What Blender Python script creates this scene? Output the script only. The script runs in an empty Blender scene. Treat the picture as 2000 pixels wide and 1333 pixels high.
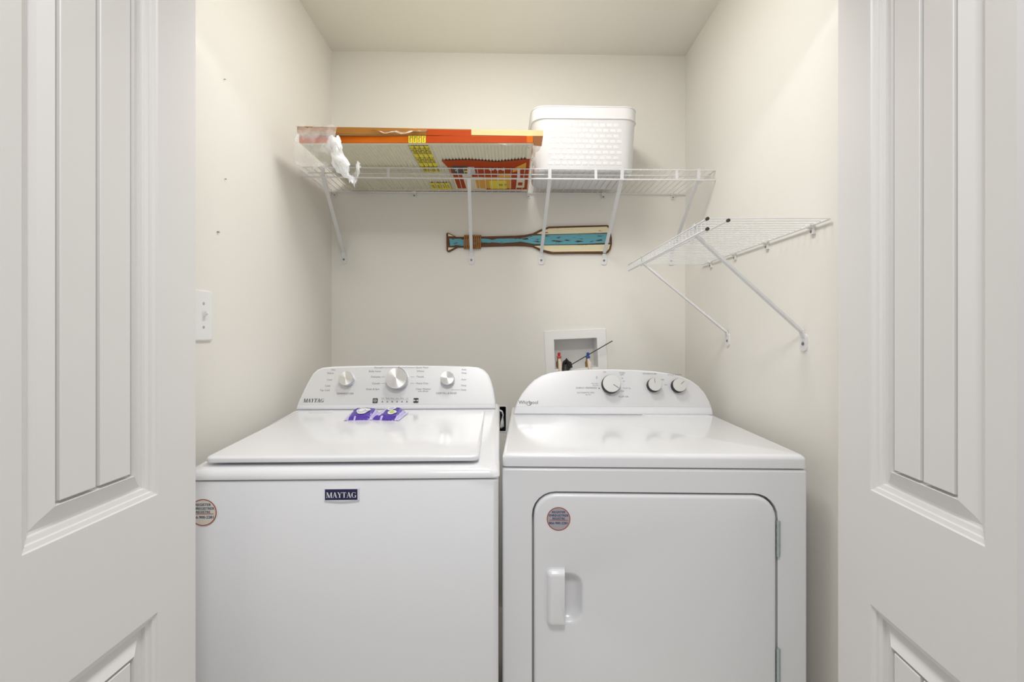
import bpy, math, random
from mathutils import Matrix, Vector
random.seed(7)
scene = bpy.context.scene
COL = scene.collection

# ------------------------------------------------------------------ camera
cam_data = bpy.data.cameras.new('camera')
cam = bpy.data.objects.new('camera', cam_data); COL.objects.link(cam)
cam.location = (0, 0, 1.21); cam.rotation_euler = (math.pi/2, 0, 0)
cam_data.sensor_width = 36; cam_data.lens = 16.2
cam_data.shift_y = -16.5/2000; cam_data.clip_start = 0.02
scene.camera = cam

# ------------------------------------------------------------------ light
world = bpy.data.worlds.new('world'); scene.world = world; world.use_nodes = True
bg = world.node_tree.nodes['Background']
bg.inputs[0].default_value = (0.97, 0.98, 1.0, 1); bg.inputs[1].default_value = 0.47
def area(name, loc, rot, size, power, color=(1, 1, 1), shape='DISK', size_y=None):
    l = bpy.data.lights.new(name, 'AREA'); l.energy = power; l.size = size; l.shape = shape; l.color = color
    if size_y: l.size_y = size_y
    o = bpy.data.objects.new(name, l); COL.objects.link(o); o.location = loc; o.rotation_euler = rot
    return o
# the closet has its own switch on the side wall: its ceiling lamp hangs just above the frame; the hall lamp is over the viewer
area('closet_ceiling_lamp_offscreen', (0.0, 1.15, 2.425), (0, 0, 0), 0.36, 9.0)
area('hall_ceiling_lamp_offscreen', (0.0, -0.10, 2.425), (0, 0, 0), 0.45, 17.5)
vs = scene.view_settings
vs.view_transform = 'Standard'; vs.look = 'None'; vs.gamma = 1.0; vs.use_curve_mapping = False
vs.exposure = 0.0

# ------------------------------------------------------------------ materials
def mat(name, color, rough=0.5, metal=0.0, noise=None, bump=None, coat=0.0, spec=0.5, alpha=None, trans=None, aniso=None):
    m = bpy.data.materials.new(name); m.use_nodes = True
    nt = m.node_tree; b = nt.nodes['Principled BSDF']
    b.inputs['Base Color'].default_value = (*color, 1); b.inputs['Roughness'].default_value = rough
    b.inputs['Metallic'].default_value = metal; b.inputs['Coat Weight'].default_value = coat
    b.inputs['Coat Roughness'].default_value = 0.08
    b.inputs['Specular IOR Level'].default_value = spec
    tc = nt.nodes.new('ShaderNodeTexCoord')
    if noise:
        sc, amt = noise[0], noise[1]; scl = noise[2] if len(noise) > 2 else (1, 1, 1)
        mp = nt.nodes.new('ShaderNodeMapping'); mp.inputs['Scale'].default_value = scl
        nt.links.new(tc.outputs['Object'], mp.inputs[0])
        n = nt.nodes.new('ShaderNodeTexNoise'); n.inputs['Scale'].default_value = sc; n.inputs['Detail'].default_value = 5
        nt.links.new(mp.outputs[0], n.inputs['Vector'])
        mx = nt.nodes.new('ShaderNodeMix'); mx.data_type = 'RGBA'
        mx.inputs[6].default_value = (*[c*(1-amt) for c in color], 1)
        mx.inputs[7].default_value = (*[min(1, c*(1+amt)) for c in color], 1)
        nt.links.new(n.outputs[0], mx.inputs[0]); nt.links.new(mx.outputs[2], b.inputs['Base Color'])
    if bump:
        n2 = nt.nodes.new('ShaderNodeTexNoise'); n2.inputs['Scale'].default_value = bump[0]; n2.inputs['Detail'].default_value = 4
        nt.links.new(tc.outputs['Object'], n2.inputs['Vector'])
        bp = nt.nodes.new('ShaderNodeBump'); bp.inputs['Strength'].default_value = bump[1]; bp.inputs['Distance'].default_value = bump[2]
        nt.links.new(n2.outputs[0], bp.inputs['Height']); nt.links.new(bp.outputs[0], b.inputs['Normal'])
    return m
def film_mat(name, opacity, color=(0.95, 0.95, 0.96)):
    m = bpy.data.materials.new(name); m.use_nodes = True; nt = m.node_tree
    b = nt.nodes['Principled BSDF']; out = nt.nodes['Material Output']
    b.inputs['Base Color'].default_value = (*color, 1); b.inputs['Roughness'].default_value = 0.16
    t = nt.nodes.new('ShaderNodeBsdfTransparent'); mx = nt.nodes.new('ShaderNodeMixShader')
    tc = nt.nodes.new('ShaderNodeTexCoord'); n = nt.nodes.new('ShaderNodeTexNoise'); n.inputs['Scale'].default_value = 22
    n.inputs['Detail'].default_value = 6; nt.links.new(tc.outputs['Object'], n.inputs['Vector'])
    r = nt.nodes.new('ShaderNodeMapRange'); r.inputs[1].default_value = 0.35; r.inputs[2].default_value = 0.7
    r.inputs[3].default_value = opacity*0.5; r.inputs[4].default_value = min(1, opacity*1.5)
    nt.links.new(n.outputs[0], r.inputs[0]); nt.links.new(r.outputs[0], mx.inputs[0])
    nt.links.new(t.outputs[0], mx.inputs[1]); nt.links.new(b.outputs[0], mx.inputs[2]); nt.links.new(mx.outputs[0], out.inputs[0])
    return m
def painted_wood(name, color, under, thr=0.58):
    m = bpy.data.materials.new(name); m.use_nodes = True; nt = m.node_tree; b = nt.nodes['Principled BSDF']
    b.inputs['Roughness'].default_value = 0.7
    tc = nt.nodes.new('ShaderNodeTexCoord'); mp = nt.nodes.new('ShaderNodeMapping'); mp.inputs['Scale'].default_value = (14, 40, 70)
    nt.links.new(tc.outputs['Object'], mp.inputs[0])
    n = nt.nodes.new('ShaderNodeTexNoise'); n.inputs['Scale'].default_value = 1.6; n.inputs['Detail'].default_value = 6
    nt.links.new(mp.outputs[0], n.inputs['Vector'])
    r = nt.nodes.new('ShaderNodeMapRange'); r.inputs[1].default_value = thr; r.inputs[2].default_value = thr+0.04
    nt.links.new(n.outputs[0], r.inputs[0])
    mx = nt.nodes.new('ShaderNodeMix'); mx.data_type = 'RGBA'
    mx.inputs[6].default_value = (*color, 1); mx.inputs[7].default_value = (*under, 1)
    nt.links.new(r.outputs[0], mx.inputs[0]); nt.links.new(mx.outputs[2], b.inputs['Base Color'])
    return m
def brushed_radial(name, color, phase):
    m = mat(name, color, 0.28, 0.9); nt = m.node_tree; b = nt.nodes['Principled BSDF']
    b.inputs['Anisotropic'].default_value = 0.85; b.inputs['Anisotropic Rotation'].default_value = phase
    tg = nt.nodes.new('ShaderNodeTangent'); tg.direction_type = 'RADIAL'; tg.axis = 'Y'
    nt.links.new(tg.outputs[0], b.inputs['Tangent'])
    return m

M = {}
M['wall'] = mat('wall_paint', (0.83, 0.805, 0.745), 0.75, noise=(2.5, 0.012), bump=(260, 0.08, 0.002))
M['ceiling'] = mat('ceiling_paint', (0.83, 0.805, 0.745), 0.85, bump=(200, 0.1, 0.002))
M['floor'] = mat('floor_vinyl', (0.74, 0.69, 0.61), 0.45, noise=(6, 0.08, (1, 8, 1)))
M['door'] = mat('door_paint', (0.775, 0.765, 0.75), 0.42, noise=(3, 0.01), bump=(300, 0.03, 0.001))
M['enamel'] = mat('white_enamel', (0.82, 0.825, 0.85), 0.16, noise=(1.2, 0.008), coat=0.4)
M['enamel_side'] = mat('cabinet_enamel', (0.82, 0.825, 0.85), 0.33, noise=(1.2, 0.01), coat=0.2)
M['silver'] = mat('silver_panel', (0.74, 0.74, 0.745), 0.36, 0.25, noise=(4, 0.03, (1, 1, 260)))
M['silver_plain'] = mat('light_silver_panel', (0.75, 0.75, 0.765), 0.3, 0.2, noise=(3, 0.012))
M['knob_face'] = brushed_radial('brushed_knob_face', (0.90, 0.89, 0.87), 0.0)
M['knob_face_soft'] = mat('satin_knob_face', (0.74, 0.74, 0.73), 0.33, 0.5, noise=(5, 0.02))
M['chrome'] = mat('chrome', (0.62, 0.64, 0.68), 0.16, 1.0, noise=(9, 0.02))
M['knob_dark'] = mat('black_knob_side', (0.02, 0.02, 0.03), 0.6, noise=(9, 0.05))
M['outlet_black'] = mat('black_outlet_plastic', (0.02, 0.022, 0.03), 0.6, noise=(9, 0.05))
M['print'] = mat('dark_print', (0.05, 0.05, 0.055), 0.5, noise=(9, 0.05))
M['print_grey'] = mat('grey_print', (0.22, 0.22, 0.24), 0.5, noise=(9, 0.05))
M['navy'] = mat('navy_print', (0.012, 0.012, 0.075), 0.3, noise=(9, 0.05))
M['badge_white'] = mat('badge_white', (0.80, 0.79, 0.84), 0.3, noise=(9, 0.02))
M['sticker'] = mat('clear_sticker', (0.74, 0.70, 0.63), 0.35, noise=(40, 0.02))
M['sticker_grey'] = mat('silver_sticker', (0.42, 0.40, 0.43), 0.3, noise=(40, 0.05))
M['sticker_red'] = mat('sticker_red', (0.42, 0.07, 0.04), 0.4, noise=(40, 0.03))
M['sticker_blue'] = mat('sticker_blue', (0.02, 0.05, 0.17), 0.4, noise=(40, 0.03))
M['hinge'] = mat('zinc_hinge', (0.48, 0.56, 0.56), 0.35, 0.6, noise=(60, 0.08))
M['wire'] = mat('white_epoxy_wire', (0.78, 0.78, 0.785), 0.35, noise=(20, 0.02))
M['brace'] = mat('shelf_brace_enamel', (0.78, 0.78, 0.785), 0.35, noise=(20, 0.02))
M['clip'] = mat('white_plastic_clip', (0.78, 0.77, 0.74), 0.4, noise=(20, 0.02))
M['cap'] = mat('dark_wire_end', (0.06, 0.045, 0.03), 0.6, noise=(50, 0.2))
M['screw'] = mat('screw_metal', (0.22, 0.22, 0.22), 0.4, 0.7, noise=(50, 0.1))
M['basket'] = mat('white_plastic_basket', (0.79, 0.785, 0.785), 0.62, noise=(8, 0.012))
M['orange'] = mat('orange_card', (0.56, 0.120, 0.003), 0.6, noise=(7, 0.12), spec=0.15)
M['red'] = mat('red_card', (0.41, 0.050, 0.003), 0.6, noise=(9, 0.15), spec=0.15)
M['olive'] = mat('ochre_card', (0.32, 0.13, 0.010), 0.6, noise=(8, 0.2))
M['tan'] = mat('tan_card', (0.66, 0.50, 0.24), 0.6, noise=(8, 0.1))
M['brown_card'] = mat('brown_card_flap', (0.28, 0.10, 0.02), 0.6, noise=(8, 0.2))
M['pleat'] = mat('cream_pleated_media', (0.80, 0.76, 0.60), 0.8, noise=(30, 0.05))
M['yellow'] = mat('yellow_label', (0.85, 0.70, 0.02), 0.5, noise=(20, 0.06))
M['amber'] = mat('amber_label', (0.75, 0.36, 0.02), 0.5, noise=(20, 0.1))
M['cream'] = mat('cream_print', (0.78, 0.70, 0.52), 0.5, noise=(20, 0.06))
M['black'] = mat('black_plastic', (0.012, 0.012, 0.014), 0.5, noise=(50, 0.2))
M['white'] = mat('plain_white', (0.85, 0.85, 0.84), 0.45, noise=(20, 0.01))
M['film'] = film_mat('clear_plastic_film', 0.27)
M['film_dense'] = film_mat('gathered_plastic_film', 0.52)
M['wood'] = mat('dark_brown_wood', (0.13, 0.048, 0.014), 0.7, noise=(20, 0.35, (1, 8, 8)))
M['teal'] = painted_wood('weathered_teal_paint', (0.12, 0.37, 0.45), (0.06, 0.035, 0.02))
M['cream_wood'] = painted_wood('weathered_cream_paint', (0.80, 0.72, 0.48), (0.28, 0.13, 0.05), 0.64)
M['rope'] = mat('jute_rope', (0.36, 0.16, 0.045), 0.85, noise=(90, 0.3))
M['box_plastic'] = mat('valve_box_plastic', (0.88, 0.87, 0.855), 0.45, noise=(9, 0.015))
M['brass'] = mat('brass_valve', (0.50, 0.33, 0.14), 0.35, 0.8, noise=(40, 0.15))
M['hose'] = mat('pale_hose', (0.78, 0.66, 0.54), 0.5, noise=(40, 0.05))
M['hred'] = mat('red_handle', (0.55, 0.03, 0.03), 0.4, noise=(40, 0.05))
M['hblue'] = mat('blue_handle', (0.02, 0.07, 0.40), 0.4, noise=(40, 0.05))
M['purple'] = mat('purple_sachet', (0.085, 0.04, 0.36), 0.25, noise=(60, 0.35))
M['lilac'] = mat('lilac_seal', (0.58, 0.54, 0.80), 0.25, noise=(60, 0.2))
M['mint'] = mat('pale_green_print', (0.76, 0.80, 0.72), 0.35, noise=(60, 0.1))
M['lime'] = mat('lime_print', (0.50, 0.60, 0.10), 0.35, noise=(60, 0.1))

# ------------------------------------------------------------------ helpers
class MB:
    def __init__(s, T=None): s.v = []; s.f = []; s.mi = []; s.T = T or Matrix()
    def add(s, vs, fs, mi=0):
        n = len(s.v); s.v += [s.T @ Vector(p) for p in vs]
        for f in fs: s.f.append([n+i for i in f]); s.mi.append(mi)
        return s
    def loft(s, loops, cap0=True, cap1=True, mi=0, closed=True):
        n = len(loops[0]); vs = [p for l in loops for p in l]; fs = []
        for k in range(len(loops)-1):
            for i in range(n if closed else n-1):
                j = (i+1) % n
                fs.append((k*n+i, k*n+j, (k+1)*n+j, (k+1)*n+i))
        if cap0: fs.append(tuple(reversed(range(n))))
        if cap1: fs.append(tuple(range((len(loops)-1)*n, len(loops)*n)))
        return s.add(vs, fs, mi)
    def box(s, x0, x1, y0, y1, z0, z1, mi=0):
        v = [(x, y, z) for z in (z0, z1) for x, y in ((x0, y0), (x1, y0), (x1, y1), (x0, y1))]
        return s.add(v, [(3, 2, 1, 0), (4, 5, 6, 7), (0, 1, 5, 4), (1, 2, 6, 5), (2, 3, 7, 6), (3, 0, 4, 7)], mi)
    def tube(s, pts, r, seg=8, mi=0, caps=True):
        pts = [Vector(p) for p in pts]; loops = []
        d = (pts[1]-pts[0]).normalized()
        up = Vector((0, 0, 1)) if abs(d.z) < 0.9 else Vector((1, 0, 0))
        a = d.cross(up).normalized()
        for i, p in enumerate(pts):
            if i == 0: t = pts[1]-p
            elif i == len(pts)-1: t = p-pts[i-1]
            else: t = (pts[i+1]-p).normalized()+(p-pts[i-1]).normalized()
            t.normalize(); a = (a - t*a.dot(t)).normalized(); b = t.cross(a)
            rr = r[i] if isinstance(r, (list, tuple)) else r
            loops.append([p+(a*math.cos(2*math.pi*k/seg)+b*math.sin(2*math.pi*k/seg))*rr for k in range(seg)])
        return s.loft(loops, caps, caps, mi)
    def bar(s, p0, p1, side, w, t):           # flat bar, width w along side, thickness t
        p0, p1 = Vector(p0), Vector(p1); d = (p1-p0).normalized(); a = Vector(side); a = (a-d*a.dot(d)).normalized(); b = d.cross(a)
        L = [[p+a*(sx*w/2)+b*(sy*t/2) for sx, sy in ((-1, -1), (1, -1), (1, 1), (-1, 1))] for p in (p0, p1)]
        return s.loft(L)
    def build(s, name, mats, parent=None, smooth=None):
        me = bpy.data.meshes.new(name); me.from_pydata([tuple(p) for p in s.v], [], s.f)
        for m in (mats if isinstance(mats, (list, tuple)) else [mats]): me.materials.append(m)
        me.polygons.foreach_set('material_index', s.mi)
        me.validate(); me.update()
        import bmesh
        bm = bmesh.new(); bm.from_mesh(me); bmesh.ops.recalc_face_normals(bm, faces=bm.faces); bm.to_mesh(me); bm.free()
        if smooth:
            me.shade_smooth()
            try: me.set_sharp_from_angle(angle=math.radians(smooth))
            except Exception: pass
        o = bpy.data.objects.new(name, me); COL.objects.link(o)
        if parent: o.parent = parent
        return o
def rrect(cx, cy, w, h, r, seg=6):
    r = max(min(r, w/2-1e-5, h/2-1e-5), 1e-5); pts = []
    for sx, sy, a0 in ((1, 1, 0), (-1, 1, 90), (-1, -1, 180), (1, -1, 270)):
        for k in range(seg+1):
            a = math.radians(a0+90*k/seg)
            pts.append((cx+sx*(w/2-r)+r*math.cos(a), cy+sy*(h/2-r)+r*math.sin(a)))
    return pts
def circ(cx, cy, r, n=32): return [(cx+r*math.cos(2*math.pi*k/n), cy+r*math.sin(2*math.pi*k/n)) for k in range(n)]
def XY(l, z): return [(x, y, z(x, y) if callable(z) else z) for x, y in l]      # plan loop at height z
def XZ(l, y): return [(x, y, z) for x, z in l]                                 # elevation loop at depth y
def inset(poly, d):
    n = len(poly); out = []
    area2 = sum(poly[i][0]*poly[(i+1) % n][1]-poly[(i+1) % n][0]*poly[i][1] for i in range(n)); sg = 1 if area2 > 0 else -1
    for i in range(n):
        p, q, r = Vector(poly[i-1]), Vector(poly[i]), Vector(poly[(i+1) % n])
        e1 = (q-p).normalized(); e2 = (r-q).normalized()
        n1 = Vector((-e1.y, e1.x))*sg; n2 = Vector((-e2.y, e2.x))*sg
        m = (n1+n2); m = m/max(0.3, m.length_squared/2) if m.length > 1e-6 else n1
        out.append(tuple(q+m*d))
    return out
def tag(o, label, cat=None, group=None, kind=None):
    if label: o['label'] = label
    if cat: o['category'] = cat
    if group: o['group'] = group
    if kind: o['kind'] = kind
    return o
def thing(name, loc, rz, label, cat, group=None, kind=None):
    o = bpy.data.objects.new(name, None); COL.objects.link(o); o.empty_display_size = 0.05
    o.location = loc; o.rotation_euler = (0, 0, rz)
    return tag(o, label, cat, group, kind)
def frame(o, u, v):                       # local (u, v, out) -> parent space
    u = Vector(u).normalized(); v = Vector(v).normalized(); n = u.cross(v)
    return Matrix(((u.x, v.x, n.x, o[0]), (u.y, v.y, n.y, o[1]), (u.z, v.z, n.z, o[2]), (0, 0, 0, 1)))
def text_geo(s, size, align='LEFT'):
    cu = bpy.data.curves.new('t', 'FONT'); cu.body = s; cu.size = size; cu.align_x = align; cu.align_y = 'CENTER'
    cu.resolution_u = 2
    o = bpy.data.objects.new('t', cu); COL.objects.link(o)
    dg = bpy.context.evaluated_depsgraph_get(); me = bpy.data.meshes.new_from_object(o.evaluated_get(dg))
    v = [tuple(x.co) for x in me.vertices]; f = [tuple(p.vertices) for p in me.polygons]
    bpy.data.objects.remove(o); bpy.data.curves.remove(cu); bpy.data.meshes.remove(me)
    return v, f
def add_text(mb, s, x, y, size, align='LEFT', n=0.0006, mi=0, sx=1.0):
    v, f = text_geo(s, size, align)
    mb.add([(x+p[0]*sx, y+p[1], n) for p in v], f, mi)
def quad(mb, x0, x1, y0, y1, n=0.0006, mi=0):
    mb.add([(x0, y0, n), (x1, y0, n), (x1, y1, n), (x0, y1, n)], [(0, 1, 2, 3)], mi)
def serif_word(mb, x, y, h, n=0.0008, slant=0.0, mi=0):       # MAYTAG in a high-contrast serif
    T, t, s = 0.21, 0.07, 0.05
    def q(*p): return list(p)
    def st(x0, y0, x1, y1, w): return [(x0-w/2, y0), (x0+w/2, y0), (x1+w/2, y1), (x1-w/2, y1)]
    def bar(x0, x1, yy, w=s): return [(x0, yy), (x1, yy), (x1, yy+w), (x0, yy+w)]
    def A(): return [st(.12, 0, .43, 1, t), st(.72, 0, .41, 1, T), bar(.2, .62, .3, .06), bar(0, .26, 0), bar(.55, .9, 0)], .88
    def arc():
        P = []; k = 18
        for i in range(k):
            a0 = math.radians(50+i*270/k); a1 = math.radians(50+(i+1)*270/k)
            def w(a): return .05+.17*max(0, -math.cos(a))**1.3
            P.append([(.42+.40*math.cos(a0), .5+.5*math.sin(a0)), (.42+.40*math.cos(a1), .5+.5*math.sin(a1)),
                      (.42+(.40-w(a1))*math.cos(a1), .5+(.5-.06)*math.sin(a1)), (.42+(.40-w(a0))*math.cos(a0), .5+(.5-.06)*math.sin(a0))])
        return P
    L = [([st(.14, 0, .14, 1, t), st(.55, 0, .20, 1, T), st(.55, 0, .87, 1, t), st(.93, 0, .93, 1, T), bar(0, .28, 0), bar(.03, .25, .95), bar(.77, 1.09, 0), bar(.85, 1.09, .95)], 1.12),
         A(),
         ([st(.43, 0, .43, .5, T), st(.43, .45, .17, 1, T), st(.46, .45, .73, 1, t), bar(.27, .59, 0), bar(0, .34, .95), bar(.60, .86, .95)], .84),
         ([st(.39, 0, .39, 1, T), bar(.03, .75, .94, .06), [(.03, .75), (.08, .75), (.11, 1), (.03, 1)], [(.70, .75), (.75, .75), (.75, 1), (.67, 1)], bar(.22, .56, 0)], .80),
         A(),
         (arc()+[st(.76, .02, .76, .42, .17), bar(.58, .90, .40), [(.74, .72), (.79, .72), (.79, 1), (.72, .93)]], .92)]
    cx = x
    for polys, w in L:
        for p in polys: mb.add([(cx+a*h+slant*b*h, y+b*h, n) for a, b in p], [tuple(range(len(p)))], mi)
        cx += w*h
    return cx-x

# ------------------------------------------------------------------ the room
XL, XR, H = -0.787, 0.770, 2.44
def yb(x): return 2.03+0.024*x                      # the back wall is a touch out of square
BX0, BX1, BZ0, BZ1 = 0.187, 0.379, 1.043, 1.192     # recess of the water valve box
OX0, OX1, OZ0, OZ1 = -0.088, -0.026, 0.775, 0.885   # recess of the outlet box
mb = MB()
xs = [XL-0.1, OX0, OX1, BX0, BX1, XR+0.1]; zs = [0, OZ0, OZ1, BZ0, BZ1, H]
for i in range(5):
    for k in range(5):
        if (i == 3 and k == 3) or (i == 1 and k == 1): continue
        x0, x1, z0, z1 = xs[i], xs[i+1], zs[k], zs[k+1]
        mb.add([(x0, yb(x0), z0), (x1, yb(x1), z0), (x1, yb(x1), z1), (x0, yb(x0), z1)], [(0, 1, 2, 3)])
for (x0, x1, z0, z1) in ((BX0, BX1, BZ0, BZ1), (OX0, OX1, OZ0, OZ1)):
    r = [(x0, z0), (x1, z0), (x1, z1), (x0, z1)]
    mb.loft([[(x, yb(x), z) for x, z in r], [(x, yb(x)+0.10, z) for x, z in r]], False, True)
mb.add([(XL-0.1, 2.20, 0), (XR+0.1, 2.20, 0), (XR+0.1, 2.20, H), (XL-0.1, 2.20, H)], [(0, 1, 2, 3)])
tag(mb.build('wall_back', M['wall']), 'cream painted back wall of the laundry closet', kind='structure')
tag(MB().box(XL-0.1, XL, 0.915, 2.12, 0, H).build('wall_left', M['wall']), 'cream painted side wall with the light switch', kind='structure')
tag(MB().box(XR, XR+0.1, 0.915, 2.15, 0, H).build('wall_right', M['wall']), 'cream painted side wall carrying the wire shelf', kind='structure')
tag(MB().box(-1.9, 1.9, -1.8, 2.3, H, H+0.06).build('ceiling', M['ceiling']), 'cream painted ceiling', kind='structure')
tag(MB().box(-1.9, 1.9, -1.8, 2.3, -0.06, 0).build('floor', M['floor']), 'light vinyl floor', kind='structure')
mb = MB(); mb.box(-1.9, -0.745, 0.915, 1.003, 0, H); mb.box(0.748, 1.9, 0.915, 1.003, 0, H); mb.box(-0.745, 0.748, 0.915, 1.003, 2.05, H)
tag(mb.build('wall_front', M['wall']), 'closet front wall around the door opening', kind='structure')

# scuffs and old nails on the walls
for nm, x, y, z, r, lab, cat in (('wall_screw', XL, 1.23, 1.479, 0.0028, 'bent dark nail stub in the side wall above the light switch', 'nail'),
                           ('wall_screw', XL, 1.258, 1.902, 0.0015, 'tiny nail high on the side wall near the ceiling', 'nail'),
                           ('wall_screw', XL, 1.262, 1.631, 0.0015, 'pale small nail midway up the side wall below the highest nail', 'nail')):
    mb = MB(frame((x, y, z), (0, -1, 0), (0, 0, 1)))
    mb.T = Matrix.Translation((x, y, z)) @ Matrix.Rotation(math.pi/2, 4, 'Y')
    mb.loft([[(a, b, -0.002) for a, b in circ(0, 0, r*0.6, 10)], [(a, b, 0.004) for a, b in circ(0, 0, r*0.6, 10)],
             [(a, b, 0.004) for a, b in circ(0, 0, r, 10)], [(a, b, 0.0055) for a, b in circ(0.001, 0, r*0.7, 10)]])
    tag(mb.build('wall_nail', M['screw']), lab, cat)

# ------------------------------------------------------------------ bifold doors
def leaf(parent, o, s, nrm, L, planks=True):
    """one moulded door leaf: s runs from the far edge to the near edge, nrm points out of the face shown"""
    s = Vector((*s, 0)).normalized(); nv = Vector((*nrm, 0)).normalized(); z = Vector((0, 0, 1))
    T = Matrix(((s.x, z.x, nv.x, o[0]), (s.y, z.y, nv.y, o[1]), (s.z, z.z, nv.z, 0), (0, 0, 0, 1)))
    a0, a1 = 0.095, 0.318; z0, z1 = 0.004, 2.02; TH = 0.034
    pan = [(0.12, 0.720), (0.926, 1.915)]
    mb = MB(T)
    us = [0, a0, a1, L]; vs_ = [z0, pan[0][0], pan[0][1], pan[1][0], pan[1][1], z1]
    for i in range(3):
        for k in range(5):
            if i == 1 and k in (1, 3): continue
            mb.add([(us[i], vs_[k], 0), (us[i+1], vs_[k], 0), (us[i+1], vs_[k+1], 0), (us[i], vs_[k+1], 0)], [(0, 1, 2, 3)])
    mb.loft([[(0, z0, 0), (L, z0, 0), (L, z1, 0), (0, z1, 0)], [(0, z0, -TH), (L, z0, -TH), (L, z1, -TH), (0, z1, -TH)]], False, True)
    g = mb.build('door_leaf', M['door'], parent)
    for (p0, p1) in pan:                                # moulding, cove and planks of each sunk panel
        mo = MB(T)
        prof = [(0, 0), (0.0015, -0.003), (0.0075, -0.005), (0.0085, -0.0085), (0.0155, -0.0105), (0.0165, -0.0155), (0.020, -0.016), (0.030, -0.0125), (0.046, -0.0035), (0.0475, -0.0125)]
        lp = [[(a0+d, p0+d, h), (a1-d, p0+d, h), (a1-d, p1-d, h), (a0+d, p1-d, h)] for d, h in prof]
        mo.loft(lp, False, True)
        pm = mo.build('panel_moulding', M['door'], g)
        w = (a1-a0-2*0.0475); gap = 0.0072
        for j in range(2):
            x0 = a0+0.0475+(gap*0.8 if j == 0 else w/2+gap/2); x1 = a0+0.0475+(w/2-gap/2 if j == 0 else w-gap*0.8)
            pk = MB(T); y0, y1 = p0+0.0475+0.004, p1-0.0475-0.004
            pk.loft([[(x0, y0, -0.0126), (x1, y0, -0.0126), (x1, y1, -0.0126), (x0, y1, -0.0126)],
                     [(x0, y0, -0.0045), (x1, y0, -0.0045), (x1, y1, -0.0045), (x0, y1, -0.0045)],
                     [(x0+.001, y0+.001, -0.0035), (x1-.001, y0+.001, -0.0035), (x1-.001, y1-.001, -0.0035), (x0+.001, y1-.001, -0.0035)]], False, True)
            pk.build('plank', M['door'], g)
    return g
for nm, o, s, nn, lab in (('door_1', (-0.620, 0.903), (-0.008, -1), (1, -0.008), 'white bifold door folded open on the light switch side'),
                          ('door_2', (0.6555, 0.926), (-0.094, -1), (-1, 0.094), 'white bifold door folded open beside the dryer')):
    d = thing(nm, (0, 0, 0), 0, lab, None, kind='structure')
    leaf(d, o, s, nn, 0.360)
    nv = Vector(nn).normalized()
    o2 = (o[0]-nv.x*0.071, o[1]-nv.y*0.071)
    leaf(d, o2, s, (-nn[0], -nn[1]), 0.360)
    sv = Vector(s).normalized()
    for zz in (0.25, 1.0, 1.78):                        # leaf hinges on the fold edge
        hx, hy = o[0]-nv.x*0.0355+sv.x*0.361, o[1]-nv.y*0.0355+sv.y*0.361
        MB().tube([(hx, hy, zz-0.035), (hx, hy, zz+0.035)], 0.004, 10).build('hinge', M['hinge'], d, 40)

# ------------------------------------------------------------------ knob builder
def knob(parent, T, x, y, r, h, face, side, ring, pointer=None, name='knob'):
    mb = MB(T @ Matrix.Translation((x, y, 0)))
    mb.loft([[(a, b, z) for a, b in circ(0, 0, q, 40)] for q, z in ((r*1.0, 0), (r*1.0, h*0.72), (r*0.985, h*0.80), (r*0.95, h*0.9))], True, True)
    k = mb.build(name, side, parent, 30)
    fb = MB(); fb.loft([[(a, -z, b) for a, b in circ(0, 0, q, 48)] for q, z in ((r*0.95, 0.0), (r*0.95, h*0.06), (r*0.92, h*0.10))], False, True)
    f = fb.build('knob_cap', face, k, 30)
    # cap is modelled around its own Y axis so that the brushing runs round its centre
    R = T @ Matrix.Translation((x, y, h*0.9)) @ Matrix(((1, 0, 0, 0), (0, 0, 1, 0), (0, -1, 0, 0), (0, 0, 0, 1)))
    f.matrix_local = R
    if ring:
        rb = MB(T @ Matrix.Translation((x, y, 0)))
        rb.loft([[(a, b, z) for a, b in circ(0, 0, q, 40)] for q, z in ((r*1.08, 0), (r*1.08, 0.004), (r*1.0, 0.006))], True, True)
        rb.build('knob_skirt', ring, k, 30)
    if pointer is not None:
        pb = MB(T @ Matrix.Translation((x, y, h*1.0)) @ Matrix.Rotation(pointer, 4, 'Z'))
        pb.loft([[(r*0.18, -r*0.05, -.001), (r*0.88, -r*0.05, -.001), (r*0.88, r*0.05, -.001), (r*0.18, r*0.05, -.001)],
                 [(r*0.22, -r*0.025, .0012), (r*0.86, -r*0.025, .0012), (r*0.86, r*0.025, .0012), (r*0.22, r*0.025, .0012)]])
        pb.build('knob_pointer', M['print_grey'], k)
    return k
def sticker(parent, x, y, z, r, base):
    T = frame((x, y, z), (1, 0, 0), (0, 0, 1))
    mb = MB(T); mb.loft([[(a, b, n) for a, b in circ(0, 0, r, 40)] for n in (-0.0003, 0.0005)], False, True)
    s = mb.build('round_sticker', base, parent); s['label'] = 'round registration sticker with blue lettering and red rim'
    rb = MB(T); rb.loft([[(a, b, 0.0007) for a, b in circ(0, 0, q, 40)] for q in (r, r*0.93)], False, False)
    quad(rb, -r*0.78, r*0.78, -r*0.13, -r*0.085, 0.0008)
    rb.build('sticker_rim', M['sticker_red'], s)
    tb = MB(T)
    for t, yy, sz in (('REGISTER', 0.57, 0.27), ('ENREGISTRER', 0.29, 0.27), ('REGISTRE', 0.03, 0.25), ('866-900-2281', -0.36, 0.29)):
        add_text(tb, t, 0, yy*r, sz*r, 'CENTER', 0.0009)
        add_text(tb, t, 0.012*r, yy*r, sz*r, 'CENTER', 0.00092)
    tb.build('sticker_lettering', M['sticker_blue'], s)
    return s

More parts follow.
